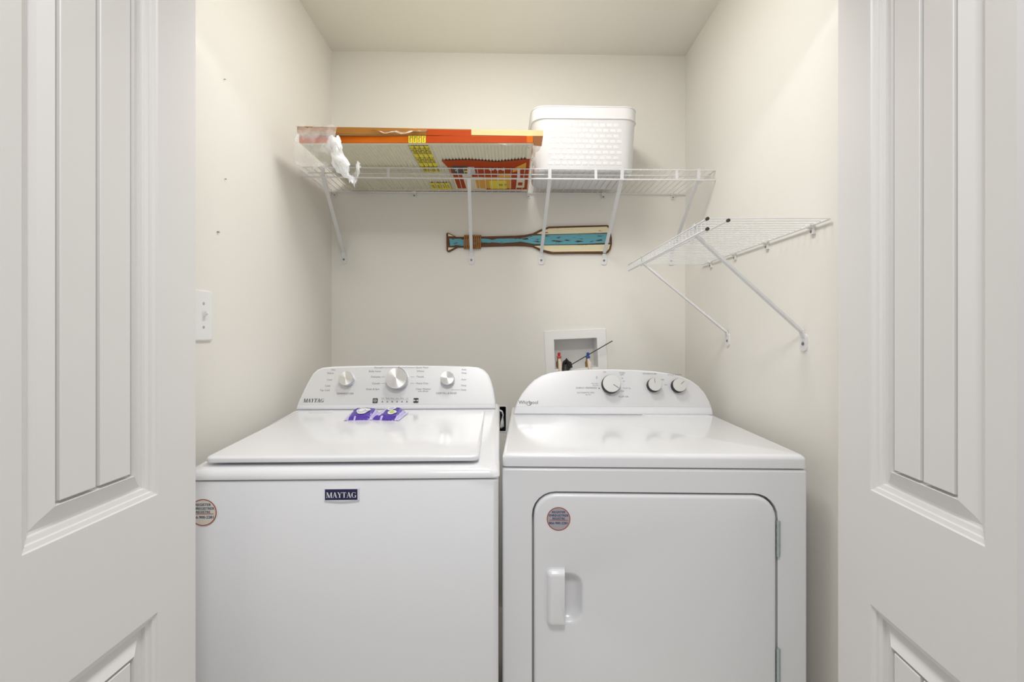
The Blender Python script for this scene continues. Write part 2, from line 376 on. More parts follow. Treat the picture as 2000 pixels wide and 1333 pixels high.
# ------------------------------------------------------------------ washer
W = thing('washing_machine', (-0.378, 1.025, 0), 0.0266, 'white top-loading washing machine with a navy badge, beside the dryer', 'washing machine')
ww, wd = 0.699, 0.660
mb = MB(); mb.loft([XY(rrect(0, wd/2, ww-0.004-2*i, wd-0.004-2*i, 0.012), z) for i, z in ((0.003, 0.03), (0, 0.034), (0, 0.876), (0.003, 0.880))])
mb.build('cabinet', M['enamel_side'], W, 40)
mb = MB(); mb.loft([XY(rrect(0, wd/2, ww-0.06, wd-0.06, 0.01), z) for z in (0.879, 0.886)]); mb.build('top_support', M['enamel_side'], W)
for x in (-0.29, 0.29):
    for y in (0.06, 0.58):
        mb = MB(); mb.loft([XY(circ(x, y, r, 14), z) for r, z in ((0.024, 0), (0.024, 0.012), (0.012, 0.014), (0.012, 0.034))]); mb.build('levelling_foot', M['black'], W, 40)
def zdeck(x, y): return 0.907+0.080*max(0, y-0.02)
mb = MB(); loops = []
loops.append(XY(rrect(0, wd/2, ww, wd, 0.014), 0.8835)); loops.append(XY(rrect(0, wd/2, ww+0.002, wd+0.002, 0.016), 0.886))
for k in range(7):
    a = k/6*math.pi/2; i = 0.022*(1-math.cos(a)); h = 0.020*(1-math.sin(a))
    loops.append(XY(rrect(0, wd/2, ww+0.002-2*i, wd+0.002-2*i, 0.018+i*1.2), lambda x, y, h=h: zdeck(x, y)-h))
mb.loft(loops); mb.build('top_panel', M['enamel'], W, 50)
# lid: a shallow wedge lying over the deck
lx0, lx1, ly0, ly1 = -0.318, 0.302, 0.024, 0.512
lc, lw, ly, ld = (lx0+lx1)/2, lx1-lx0, (ly0+ly1)/2, ly1-ly0
def zlid(x, y): return 0.9275+0.048*(y-0.02)
mb = MB(); mb.loft([XY(rrect(lc, ly, lw-2*i, ld-2*i, 0.016), lambda x, y, h=h: zlid(x, y)-h)
    for i, h in ((0.003, 0.0130), (0.0005, 0.0122), (0, 0.011), (0, 0.0045), (0.0012, 0.002), (0.004, 0.0004), (0.008, 0.0))])
LID = mb.build('lid', M['enamel'], W, 50)
mb = MB(); mb.loft([XY(rrect(-0.232, 0.478, 0.070-2*i, 0.012-2*i, 0.004), lambda x, y, h=h: zlid(x, y)+h) for i, h in ((0, -0.002), (0, 0.0012), (0.001, 0.0018))]); mb.build('lid_bumper_strip', M['silver'], LID)
mb = MB(); mb.loft([XY(rrect(lc, ly+0.02, lw-0.06, ld-0.08, 0.014), zdeck), XY(rrect(lc, ly+0.02, lw-0.06, ld-0.08, 0.014), lambda x, y: zlid(x, y)-0.012)]); mb.build('lid_underside', M['enamel'], LID)
mb = MB(frame((0.055, 0.452, zlid(0, 0.452)), (1, 0, 0), (0, 1, 0.048))); add_text(mb, 'HE', 0.0, 0, 0.011); quad(mb, -0.002, 0.022, -0.012, -0.0105); mb.build('lid_print', M['silver'], LID)
# console
cl = Vector((0, 0.045, 0.147)); CT = frame((0, 0.532, 0.951), (1, 0, 0), cl)
CO = [(0.337, 0), (0.3355, 0.03), (0.330, 0.066), (0.322, 0.096), (0.311, 0.121), (0.296, 0.137), (0.276, 0.1465), (0.24, 0.1495), (0.17, 0.1515), (0.08, 0.1532), (0, 0.1537),
      (-0.09, 0.1532), (-0.176, 0.1518), (-0.23, 0.150), (-0.262, 0.1465), (-0.280, 0.139), (-0.294, 0.125), (-0.310, 0.090), (-0.323, 0.052), (-0.333, 0.022), (-0.337, 0)]
def back(poly, d): return [(x, y, -d) for x, y in poly]
mb = MB(CT)
bk = [(x*0.985, y) for x, y in CO]
mb.loft([[(x, y*0.9, -0.11) for x, y in bk], [(x, y, -0.085) for x, y in bk], back(CO, 0.012), back(inset(CO, 0.0012), 0.005), back(inset(CO, 0.004), 0.0012), back(inset(CO, 0.0065), 0.0)])
CON = mb.build('console', M['enamel'], W, 40)
PO = [(x, max(y, 0.016)) for x, y in inset(CO, 0.0075)]
mb = MB(CT); mb.loft([[(x, y, -0.001) for x, y in PO], [(x, y, 0.0006) for x, y in PO]], False, True); PAN = mb.build('control_panel', M['silver'], W)
N = 0.0012
knob(W, CT, 0.000, 0.1015, 0.0375, 0.030, M['knob_face'], M['chrome'], None)
knob(W, CT, -0.171, 0.1015, 0.0250, 0.026, M['knob_face'], M['chrome'], None)
knob(W, CT, 0.172, 0.1015, 0.0240, 0.028, M['knob_face'], M['chrome'], None)
mb = MB(CT); mb.add([(-0.006, 0.1395, N), (0.006, 0.1395, N), (0, 0.1465, N)], [(0, 1, 2)])
for i, t in enumerate(('Hot', 'Warm', 'Cool', 'Cold', 'Tap Cold')): add_text(mb, t, -0.216-0.004*min(i, 3), (0.1360, 0.1240, 0.1010, 0.0800, 0.0650)[i], 0.0088, 'RIGHT', N)
add_text(mb, 'TEMPERATURE', -0.175, 0.0530, 0.0088, 'CENTER', N)
LT = (('Normal', 'Bulky Items', 'Delicates', 'Casuals', 'Drain & Spin'), ('Quick Wash', 'Whites', 'Towels', 'Heavy Duty', 'Clean Washer'))
for i in range(5):
    yy = (0.1435, 0.1305, 0.1110, 0.0880, 0.0680)[i]; xo = 0.060 if i else 0.056
    add_text(mb, LT[0][i], -xo-(0.0 if i else 0.0), yy, 0.0088, 'RIGHT', N); add_text(mb, LT[1][i], xo+0.003, yy, 0.0088, 'LEFT', N)
    if i in (0, 2, 3): quad(mb, -0.056, -0.044, yy-0.0004, yy+0.0004, N); quad(mb, 0.044, 0.056, yy-0.0004, yy+0.0004, N)
quad(mb, -0.056, 0.056, 0.1431, 0.1439, N)
add_text(mb, 'with affresh', 0.071, 0.0605, 0.0075, 'LEFT', N)
add_text(mb, 'DEEP FILL & RINSE', 0.168, 0.0530, 0.0088, 'CENTER', N)
for i, t in enumerate(('Auto', 'Deep', 'Auto', 'Deep', 'Deep')): add_text(mb, t, 0.218, (0.1360, 0.1240, 0.1010, 0.0800, 0.0650)[i], 0.0082, 'LEFT', N)
quad(mb, 0.184, 0.215, 0.0646, 0.0654, N)
for i in range(6):
    x = -0.047+i*0.0165; mb.add([(a, b, N) for a, b in circ(x, 0.0250, 0.0027, 10)], [tuple(range(10))])
    add_text(mb, ('Soak', 'Wash', 'Rinse', 'Spin', 'Done', 'Lid')[i], x, 0.0365, 0.0055, 'CENTER', N)
quad(mb, -0.052, 0.042, 0.0308, 0.0313, N)
tag(mb.build('panel_print', M['print_grey'], PAN), None, kind='stuff')
for x, t in ((-0.0715, 'start'), (0.0660, 'power')):
    mb = MB(CT); mb.loft([[(a, b, n) for a, b in rrect(x, 0.0290, 0.0165-2*i, 0.0165-2*i, 0.002)] for i, n in ((0, 0), (0, 0.002), (0.0006, 0.0026))])
    b = mb.build('push_button', M['print'], W)
    sb = MB(CT)
    if t == 'start':
        sb.loft([[(a, c, 0.0028) for a, c in circ(x, 0.029, q, 20)] for q in (0.0052, 0.0040)], False, False); quad(sb, x-0.0025, x+0.0025, 0.0283, 0.0297, 0.0028)
    else: sb.add([(x-0.0074, 0.0262, .0028), (x, 0.0290, .0028), (x-0.0074, 0.0318, .0028), (x+0.0074, 0.0262, .0028), (x+0.0074, 0.0318, .0028)], [(0, 1, 2), (3, 4, 1)])
    sb.build('button_symbol', M['silver'], b)
mb = MB(CT); serif_word(mb, -0.313, 0.024, 0.0125, N, 0.2); mb.build('brand_lettering', M['print'], PAN)
# badge and sticker
BT = frame((0.0, -0.0005, 0.850), (1, 0, 0), (0, 0, 1))
o = [(-0.0385, 0.0145), (-0.0385, -0.0125), (-0.02, -0.0145), (0, -0.0158), (0.02, -0.0145), (0.0385, -0.0125), (0.0385, 0.0145)]
mb = MB(BT); mb.loft([[(x, y, -0.004) for x, y in o], [(x, y, 0.002) for x, y in o], [(x, y, 0.003) for x, y in inset(o, 0.001)]]); BD = mb.build('badge', M['badge_white'], W)
mb = MB(BT); quad(mb, -0.0362, 0.0350, -0.0112, 0.0124, 0.0034); mb.build('badge_field', M['navy'], BD)
mb = MB(BT); serif_word(mb, -0.0335, -0.0062, 0.0122, 0.0038); mb.build('badge_lettering', M['badge_white'], BD)
sticker(W, -0.304, 0.0005, 0.8125, 0.0296, M['sticker'])

# ------------------------------------------------------------------ dryer
D = thing('clothes_dryer', (0.3436, 1.1185, 0), -0.028, 'white front-loading clothes dryer with a recessed door grip', 'dryer')
dw, dd = 0.735, 0.715
mb = MB()
fo = rrect(0, 0.4555, dw, 0.845, 0.006); hole = rrect(0.0012, 0.5168, 0.5945, 0.6110, 0.059)
mb.loft([XZ(fo, dd), XZ(fo, 0.006), XZ(rrect(0, 0.4555, dw-0.004, 0.841, 0.005), 0.0015), XZ(rrect(0, 0.4555, dw-0.01, 0.835, 0.004), 0.0)], True, False)
mb.loft([XZ(rrect(0, 0.4555, dw-0.01, 0.835, 0.004), 0.0), XZ(hole, 0.0), XZ(inset(hole, 0.001), 0.001), XZ(inset(hole, 0.001), 0.03)], False, True)
mb.build('cabinet', M['enamel_side'], D, 40)
mb = MB(); mb.box(-0.335, 0.335, 0.03, dd-0.03, 0.876, 0.884); mb.build('top_support', M['enamel_side'], D)
for x in (-0.30, 0.30):
    for y in (0.06, 0.64):
        mb = MB(); mb.loft([XY(circ(x, y, r, 14), z) for r, z in ((0.024, 0), (0.024, 0.012), (0.012, 0.014), (0.012, 0.034))]); mb.build('levelling_foot', M['black'], D, 40)
mb = MB(); loops = [XY(rrect(0, dd/2, dw-0.004, dd-0.004, 0.008), 0.8812), XY(rrect(0, dd/2, dw, dd, 0.010), 0.8825)]
for k in range(6):
    a = k/5*math.pi/2; i = 0.012*(1-math.cos(a)); h = 0.012*(1-math.sin(a))
    loops.append(XY(rrect(0, dd/2, dw-2*i, dd-2*i, 0.011+i*0.6), 0.914-h))
mb.loft(loops); mb.build('top_panel', M['enamel'], D, 50)
mb = MB(); mb.loft([[(x, y, z) for x, y in ((0.10+i, 0.56), (0.127+i, 0.505+i), (0.345-i, 0.505+i), (0.345-i, 0.56))] for i, z in ((0, 0.9135), (0, 0.9152), (0.001, 0.9160))]); mb.build('lint_screen_cover', M['enamel'], D)
# door with a scooped grip
dcx, dcz, dW, dH = 0.0012, 0.5165, 0.583, 0.600
mb = MB(); sc = (-0.2115, 0.5640, 0.079, 0.120)
loops = [XZ(rrect(dcx, dcz, dW, dH, 0.054), 0.020)]
for k in range(6):
    a = k/5*math.pi/2; i = 0.009*(1-math.cos(a)); loops.append(XZ(rrect(dcx, dcz, dW-2*i, dH-2*i, 0.054-i*0.6), 0.0045-0.0085*math.sin(a)))
for i, y in ((-0.004, -0.0040), (-0.001, -0.0032), (0.002, 0.0000), (0.006, 0.006), (0.012, 0.0125), (0.020, 0.0165), (0.03, 0.018)):
    loops.append(XZ(rrect(sc[0], sc[1], sc[2]-2*i, sc[3]-2*i, 0.030-i*0.4), y))
mb.loft(loops); DOOR = mb.build('door', M['enamel_side'], D, 50)
mb = MB(); gx, gz = -0.2385, 0.5685                       # proud grip over the left half of the scoop
gl = []
def grip(i, r): 
    w, h = 0.046, 0.139; pts = []
    for sx, sy, a0 in ((1, 1, 0), (-1, 1, 90), (-1, -1, 180), (1, -1, 270)):
        rr = r if sx < 0 else 0.0006
        for k in range(7):
            a = math.radians(a0+15*k); pts.append((gx+(w/2-i*(1 if sx < 0 else 0.1)-rr)*sx+rr*math.cos(a), gz+(h/2-i-rr)*sy+rr*math.sin(a)))
    return pts
for i, r, y in ((0, 0.014, -0.0030), (0, 0.014, -0.0062), (0.0022, 0.0125, -0.0068), (0.0028, 0.012, -0.0085), (0.005, 0.010, -0.015), (0.009, 0.007, -0.0195), (0.014, 0.004, -0.0205)): gl.append(XZ(grip(i, r), y))
mb.loft(gl); mb.build('door_grip', M['enamel'], DOOR, 50)
for zz in (0.7145, 0.4070):
    mb = MB(); mb.tube([(0.2965, -0.0030, zz-0.043), (0.2965, -0.0030, zz+0.043)], 0.0042, 10); mb.box(0.2965, 0.303, -0.001, 0.003, zz-0.041, zz+0.041)
    for k in range(5): mb.tube([(0.2965, -0.0030, zz-0.034+k*0.017), (0.2965, -0.0030, zz-0.031+k*0.017)], 0.0048, 10)
    mb.build('door_hinge', M['hinge'], D, 40)
sticker(DOOR, -0.2304, -0.0042, 0.7566, 0.0286, M['sticker_grey'])
# console
cl = Vector((0, 0.050, 0.160)); DT = frame((0.0, 0.538, 0.9145), (1, 0, 0), cl)
DO = [(0.362, 0), (0.3615, 0.022), (0.354, 0.052), (0.341, 0.082), (0.321, 0.108), (0.294, 0.129), (0.262, 0.1435), (0.222, 0.1535), (0.17, 0.1610), (0.10, 0.1665), (0.02, 0.1686),
      (-0.07, 0.1682), (-0.13, 0.1655), (-0.18, 0.1615), (-0.218, 0.1555), (-0.249, 0.1450), (-0.278, 0.128), (-0.304, 0.102), (-0.324, 0.076), (-0.340, 0.048), (-0.350, 0.020), (-0.354, 0)]
mb = MB(DT); bk = [(x*0.985, y) for x, y in DO]
mb.loft([[(x, y*0.92, -0.12) for x, y in bk], [(x, y*0.985, -0.09) for x, y in bk], back(DO, 0.010), back(inset(DO, 0.0012), 0.004), back(inset(DO, 0.0035), 0.0008), back(inset(DO, 0.0055), 0.0)])
mb.build('console', M['enamel'], D, 40)
PO = [(x, max(y, 0.028)) for x, y in inset(DO, 0.0062)]
mb = MB(DT); mb.loft([[(x, y, -0.001) for x, y in PO], [(x, y, 0.0006) for x, y in PO]], False, True); DP = mb.build('control_panel', M['silver_plain'], D)
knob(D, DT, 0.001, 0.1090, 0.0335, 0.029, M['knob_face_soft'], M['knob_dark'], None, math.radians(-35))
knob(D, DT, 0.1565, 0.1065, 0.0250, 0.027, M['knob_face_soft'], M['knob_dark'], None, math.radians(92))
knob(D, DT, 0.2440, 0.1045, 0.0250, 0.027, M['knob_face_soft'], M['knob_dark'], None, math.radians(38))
mb = MB(DT)
add_text(mb, 'ENERGY PREFERRED', -0.048, 0.0965, 0.0085, 'RIGHT', N); mb.add([(-0.045, 0.0935, N), (-0.037, 0.0935, N), (-0.041, 0.0995, N)], [(0, 1, 2)])
add_text(mb, 'AUTOMATIC DRY', -0.058, 0.0790, 0.0080, 'RIGHT', N); add_text(mb, 'less dry', -0.072, 0.0720, 0.0065, 'RIGHT', N)
add_text(mb, 'Very Dry', -0.042, 0.1060, 0.0060, 'RIGHT', N); add_text(mb, 'More Dry', -0.044, 0.1130, 0.0060, 'RIGHT', N)
add_text(mb, '20', -0.045, 0.1330, 0.0060, 'RIGHT', N); add_text(mb, '40', -0.045, 0.1380, 0.0060, 'RIGHT', N)
add_text(mb, 'OFF', -0.018, 0.1560, 0.0060, 'CENTER', N); add_text(mb, 'TIMED', 0.046, 0.1530, 0.0080, 'CENTER', N); add_text(mb, 'DRY', 0.046, 0.1460, 0.0070, 'CENTER', N)
add_text(mb, '60', 0.046, 0.1330, 0.0060, 'CENTER', N); add_text(mb, '50', 0.051, 0.1220, 0.0060, 'CENTER', N); add_text(mb, 'Touch Up', 0.045, 0.0965, 0.0070, 'LEFT', N)
add_text(mb, 'OFF', 0.043, 0.0850, 0.0070, 'CENTER', N); add_text(mb, 'FLUFF AIR', 0.046, 0.0650, 0.0080, 'CENTER', N); add_text(mb, 'Damp', -0.008, 0.0730, 0.0065, 'CENTER', N)
add_text(mb, 'TEMPERATURE', 0.146, 0.1500, 0.0080, 'CENTER', N); add_text(mb, 'CYCLE SIGNAL', 0.238, 0.1470, 0.0080, 'CENTER', N)
add_text(mb, 'High', 0.186, 0.1290, 0.0060, 'LEFT', N); add_text(mb, 'Low', 0.196, 0.1100, 0.0060, 'LEFT', N)
tag(mb.build('panel_print', M['print_grey'], DP), None, kind='stuff')
mb = MB(DT); add_text(mb, 'Whirlpool', -0.335, 0.0425, 0.0185, 'LEFT', N, sx=0.92)
R = []
for k in range(27):
    a = math.radians(200+k*11); q = 0.0098-0.00010*k; R.append((-0.297+q*1.0*math.cos(a), 0.0395+q*0.80*math.sin(a), 0.0016-0.00055*abs(k-9)/14))
for k in range(26):
    p, q = Vector(R[k]), Vector(R[k+1]); w = 0.0006*(1-abs(k-8)/22) + 0.0001; n_ = (q-p).cross(Vector((0, 0, 1))).normalized()*w
    mb.add([p-n_, q-n_, q+n_, p+n_], [(0, 1, 2, 3)])
mb.build('brand_lettering', M['print'], DP)

# ------------------------------------------------------------------ wire shelves
def wire_parts(parent, L, depth, pitch, lip, drop_every):
    """shelf in local space: x along the shelf, y = 0 at the wall, -depth at the front, z = 0 deck"""
    for nm, y, z, r in (('front_rod', -depth, 0, 0.0023), ('lip_rod', -depth, -lip, 0.0032), ('rear_rod', -0.008, 0, 0.0028), ('middle_rod', -depth+0.050, -0.004, 0.0022)):
        MB().tube([(0, y, z), (L, y, z)], r, 8).build(nm, M['wire'], parent, 40)
    n = int(L/pitch); me = None; md = None
    for k in range(n+1):
        x = 0.004+k*(L-0.008)/n
        if me is None:
            o = MB().tube([(0, -depth, 0.0025), (0, -0.008, 0.0025)], 0.0012, 6).build('deck_wire', M['wire'], parent, 60); me = o.data
        else:
            o = bpy.data.objects.new('deck_wire', me); COL.objects.link(o); o.parent = parent
        o.location = (x, 0, 0)
        if drop_every == 1:
            if md is None:
                p = MB().tube([(0, -depth, 0.0025), (0, -depth-0.002, -lip*0.5), (0, -depth, -lip)], 0.0011, 6).build('drop_wire', M['wire'], parent, 60); md = p.data
            else:
                p = bpy.data.objects.new('drop_wire', md); COL.objects.link(p); p.parent = parent
            p.location = (x, 0, 0)
def brace(parent, x0, x1, depth, lip, zbase, w, yoff=0.0):
    """x0 at the shelf front, x1 at the wall foot"""
    b = MB()
    b.bar((x0, -depth+0.004, -lip+0.004), (x1, -0.010, zbase+0.030), (1, 0, 0), w, 0.006)
    b.bar((x1, -0.010, zbase+0.034), (x1, -0.003, zbase+0.012), (1, 0, 0), w*1.15, 0.004)
    b.bar((x0, -depth+0.006, -lip), (x0, -depth-0.001, 0.006), (1, 0, 0), w*0.9, 0.004)
    br = b.build('brace', M['brace'], parent)
    pl = MB(); pl.loft([[(x, y, z) for x, z in rrect(x1, zbase, 0.026, 0.046, 0.011)] for y in (0.004, -0.004)]); pl.build('foot_plate', M['brace'], br)
    sc_ = MB(); sc_.loft([[(x, y, z) for x, z in circ(x1, zbase-0.004, q, 12)] for q, y in ((0.0045, -0.003), (0.0045, -0.0055), (0.003, -0.0065))]); sc_.build('screw', M['screw'], br)
def wall_clip(parent, x):
    c = MB(); c.box(x-0.007, x+0.007, -0.007, 0.004, -0.022, 0.005); c.tube([(x-0.009, -0.009, 0), (x+0.009, -0.009, 0)], 0.0065, 10)
    o = c.build('wall_clip', M['clip'], parent)
    s_ = MB(); s_.loft([[(a, y, b) for a, b in circ(x, -0.015, 0.0035, 10)] for y in (-0.006, -0.0085)]); s_.build('screw', M['screw'], o)
SZ = 1.8235
rz = math.atan(0.024)
S1 = thing('wire_shelf', (XL+0.003, yb(XL)-0.0005, SZ), rz, 'long white wire shelf on the back wall holding the filters and basket', 'shelf')
L1 = XR-XL-0.008
wire_parts(S1, L1, 0.305, 0.0254, 0.037, 8)
for a, b in ((-0.712, -0.736), (-0.171, -0.181), (0.132, 0.126), (0.405, 0.404), (0.696, 0.703)): brace(S1, a-XL, b-XL, 0.305, 0.037, -0.291, 0.0135)
for x in (-0.775, -0.43, 0.07, 0.40, 0.71): wall_clip(S1, x-XL)
for x in (-0.47, 0.015, 0.305, 0.612):
    MB().bar((x-XL, -0.305, 0.003), (x-XL, -0.305, -0.038), (1, 0, 0), 0.010, 0.003).build('lip_joiner', M['wire'], S1)

S2 = thing('wire_shelf', (XR-0.0005, 1.850, 1.4825), -math.pi/2, 'short white wire shelf on the side wall above the dryer', 'shelf')
L2 = 0.745
wire_parts(S2, L2, 0.302, 0.0254, 0.0245, 1)
for dfront, dfoot in ((1.665, 1.640), (1.186, 1.212)): brace(S2, 1.85-dfront, 1.85-dfoot, 0.302, 0.0245, -0.298, 0.0145)
for d_ in (1.775, 1.585, 1.385, 1.175): wall_clip(S2, 1.85-d_)
for y, z in ((-0.302, 0), (-0.302, -0.0245), (-0.252, -0.004)):
    MB().tube([(L2-0.001, y, z), (L2+0.005, y, z)], 0.0042, 10).build('wire_end_cap', M['cap'], S2)

# ------------------------------------------------------------------ pack of pleated air filters on the long shelf
PK = thing('air_filter_pack', (-0.693, 1.500, SZ+0.0042), 0.0, 'plastic wrapped pack of pleated furnace filters in orange card frames', 'air filters')
FL, FD, FT = 0.761, 0.508, 0.0235
def afilter(T, colmat, topmat, front=None):
    f = MB(T); b = 0.016
    ring = lambda i, z: [(i, i, z), (FL-i, i, z), (FL-i, FD-i, z), (i, FD-i, z)]
    f.loft([ring(0.0015, 0.0), ring(0, 0.0015), ring(0, FT-0.0015), ring(0.0015, FT)], False, False)
    f.loft([ring(0.0015, 0.0), ring(b, 0.0)], False, False, mi=1); f.loft([ring(0.0015, FT), ring(b, FT)], False, False, mi=1)
    f.loft([ring(b, 0.0), ring(b, FT)], False, False, mi=1)
    fr = f.build('filter_frame', [colmat, topmat], PK)
    p = MB(T); n = 62; vs_ = []; fs = []
    for k in range(2*n+1):
        x = b+(FL-2*b)*k/(2*n); z = 0.0018 if k % 2 == 0 else 0.0075
        vs_ += [(x, b, z), (x, FD-b, z), (x, FD-b, z+0.012), (x, b, z+0.012)]
    for k in range(2*n):
        a = 4*k; fs += [(a, a+4, a+5, a+1), (a+3, a+2, a+6, a+7)]
    p.add(vs_, fs); p.build('pleated_media', M['pleat'], fr)
    return fr
T0 = Matrix()
f0 = afilter(T0, M['orange'], M['pleat'])
T1 = Matrix.Translation((0.0, 0.0, FT+0.0008)) @ Matrix.Rotation(math.radians(2.2), 4, 'Z') @ Matrix.Translation((0.0, -0.016, 0))
f1 = afilter(T1, M['olive'], M['tan'])
# card colours along the front edges
mb = MB(); mb.box(0.36, FL-0.02, -0.0008, 0.002, 0.001, FT-0.001); mb.build('red_card_band', M['red'], f0)
mb = MB(T1); mb.box(0.415, 0.56, -0.0008, 0.002, 0.001, FT-0.004); mb.build('red_card_band', M['red'], f1)
mb = MB(T1); mb.box(0.56, FL+0.034, -0.0012, 0.020, 0.004, FT-0.001); mb.build('tan_card_edge', M['tan'], f1)
mb = MB(T1); mb.add([(FL-0.004, -0.001, 0.006), (FL+0.034, -0.001, 0.006), (FL+0.030, 0.004, -0.026), (FL+0.004, 0.004, -0.024), (FL-0.004, 0.002, 0.006), (FL+0.034, 0.002, 0.006), (FL+0.030, 0.007, -0.026), (FL+0.004, 0.007, -0.024)], [(0, 1, 2, 3), (7, 6, 5, 4), (0, 4, 5, 1), (1, 5, 6, 2), (2, 6, 7, 3), (3, 7, 4, 0)]); mb.build('card_flap', M['brown_card'], f1)
# labels on the underside: local frame u = along, v = towards the wall, seen from below
UT = Matrix(((1, 0, 0, 0), (0, 1, 0, 0), (0, 0, -1, -0.0006), (0, 0, 0, 1)))
def label(name, mats, parts):
    m = MB(UT)
    for p in parts: m.add([(x, y, p[1]) for x, y in p[0]], [tuple(range(len(p[0])))], p[2])
    return m
def rect(x0, x1, y0, y1): return [(x0, y0), (x1, y0), (x1, y1), (x0, y1)]
def words(m, x, y, s, size, rot, n, mi):
    v, f = text_geo(s, size, 'CENTER'); c, si = math.cos(rot), math.sin(rot)
    m.add([(x+a*c-b*si, y+(a*si+b*c), n) for a, b, _ in v], f, mi)
for (x0, x1, y0, y1) in ((0.352, 0.418, 0.022, 0.275), (0.352, 0.436, 0.40, 0.485)):
    m = MB(UT); w = (x1-x0)/4
    for k in range(4): m.add([(x, y, 0) for x, y in rect(x0+k*w+0.0012, x0+(k+1)*w-0.0012, y0, y1)], [(0, 1, 2, 3)], 0)
    nrow = 3 if y1-y0 > 0.2 else 1
    for k in range(4):
        for j in range(nrow): words(m, x0+(k+0.5)*w, y0+(j+0.5)*(y1-y0)/nrow, '2-Pack', 0.017 if nrow == 1 else 0.0215, math.pi/2, 0.0005, 1)
    m.build('yellow_label', [M['yellow'], M['print']], f0)
m = MB(Matrix(((1, 0, 0, 0), (0, 0, -1, -0.0012), (0, 1, 0, 0), (0, 0, 0, 1))))
for k in range(4):
    x0 = 0.356+k*0.0145; m.add([(x, y, 0) for x, y in rect(x0, x0+0.0125, 0.0, FT*0.98)], [(0, 1, 2, 3)], 0); words(m, x0+0.0063, FT*0.5, 'Pack', 0.0105, -math.pi/2, 0.0005, 1)
m.build('yellow_label', [M['yellow'], M['print']], f0)
R0, R1 = 0.440, 0.757
m = MB(UT)
def P(poly, n, mi): m.add([(x, y, n) for x, y in poly], [tuple(range(len(poly)))], mi)
P([(R0, 0.152), (R0+0.1, 0.145), (R0+0.2, 0.165), (R1, 0.135), (R1, 0.485), (0.455, 0.485), (0.455, 0.23)], 0, 0)
P(rect(0.468, 0.497, 0.205, 0.285), 0.0004, 1); P(rect(0.499, 0.530, 0.205, 0.285), 0.0004, 1); P(rect(0.532, 0.552, 0.215, 0.285), 0.0004, 4)
for yy in (0.228, 0.262): P(circ(0.518, yy, 0.010, 14), 0.0008, 2)
words(m, 0.483, 0.245, 'S', 0.04, 0, 0.0008, 4)
P(rect(0.455, 0.58, 0.295, 0.485), 0.0003, 5); P(rect(0.462, 0.498, 0.30, 0.47), 0.0006, 0); P(rect(0.545, 0.575, 0.36, 0.47), 0.0006, 3)
P(rect(0.575, 0.69, 0.285, 0.47), 0.0004, 3); P(rect(0.60, 0.67, 0.37, 0.475), 0.0007, 2); words(m, 0.655, 0.42, '85', 0.035, 0, 0.001, 1)
P([(0.695, 0.235), (0.745, 0.170), (0.745, 0.225), (0.695, 0.275)], 0.0004, 3); P(rect(0.712, 0.745, 0.35, 0.46), 0.0005, 5); P(rect(0.718, 0.738, 0.39, 0.43), 0.0008, 0)
words(m, 0.635, 0.235, 'RM', 0.045, 0, 0.0008, 6)
P(rect(0.535, 0.64, 0.300, 0.325), 0.0008, 0)
m.build('red_product_label', [M['red'], M['print'], M['yellow'], M['amber'], M['silver'], M['cream'], M['white']], f0)
# clear film: wrap around the pack, torn open at its ends
def sheet(name, material, fn, nu, nv, jit, parent):
    vs_ = []; rnd = random.Random(len(name)*7+nu)
    for i in range(nu+1):
        for j in range(nv+1):
            p = Vector(fn(i/nu, j/nv)); vs_.append(p+Vector((rnd.uniform(-1, 1), rnd.uniform(-1, 1), rnd.uniform(-1, 1)))*jit)
    fs = [(i*(nv+1)+j, (i+1)*(nv+1)+j, (i+1)*(nv+1)+j+1, i*(nv+1)+j+1) for i in range(nu) for j in range(nv)]
    b = MB(); b.add(vs_, fs); return b.build(name, material, parent, 60)
# bag end at the left: from the pack's front edge down past the lip
def bag(u, v):
    x = -0.006+0.133*u+0.014*math.sin(5*v+2*u)*(1-u); top = 2*FT+0.004
    z = top-v*(0.095+0.075*(u**1.5)+0.03*math.sin(3*u+1)) + 0.004*math.sin(17*u+4*v); y = -0.012-0.020*math.sin(math.pi*min(1, v*1.1))-0.012*math.sin(9*u+3*v)*v
    if v > 0.5: x += 0.035*(v-0.5)*(1-u)
    return (x, y, z)
sheet('plastic_wrap', M['film'], bag, 20, 18, 0.0014, PK)
def tail(u, v):                                        # gathered tail hanging off the front
    a = u*2*math.pi*1.35; r = 0.005+0.013*math.sin(math.pi*min(1.0, 0.12+v*0.85))*(1+0.4*math.sin(3*a))
    cx = 0.118+0.055*v**1.4+(0.012 if v > 0.85 else 0); cz = 0.012-0.150*v
    return (cx+r*math.cos(a)*1.2+0.004*math.sin(13*v+a), -0.022-0.006*v+r*math.sin(a)*0.7, cz+0.004*math.sin(4*a+9*v))
sheet('plastic_wrap_tail', M['film_dense'], tail, 22, 18, 0.0026, PK)
def hook(u, v): return (0.180+0.020*v+0.012*u, -0.028+0.010*math.sin(6*u), -0.135+0.062*v-0.02*u+0.006*math.sin(8*v))
sheet('plastic_wrap_tail', M['film_dense'], hook, 5, 9, 0.003, PK)
def topw(u, v): return (0.235+0.185*u, -0.014+0.10*v, (2*FT+0.004 if v > 0.15 else 2*FT-0.008-0.014*math.sin(math.pi*u)*(1-v/0.15)) + 0.0025*math.sin(19*u))
sheet('plastic_wrap', M['film_dense'], topw, 20, 8, 0.0018, PK)
def rightw(u, v): return (FL-0.030+0.050*u+0.006*math.sin(8*v), 0.012+0.27*v, 0.022-0.030*u+0.008*math.sin(11*v+5*u)-0.020*v*(1-u))
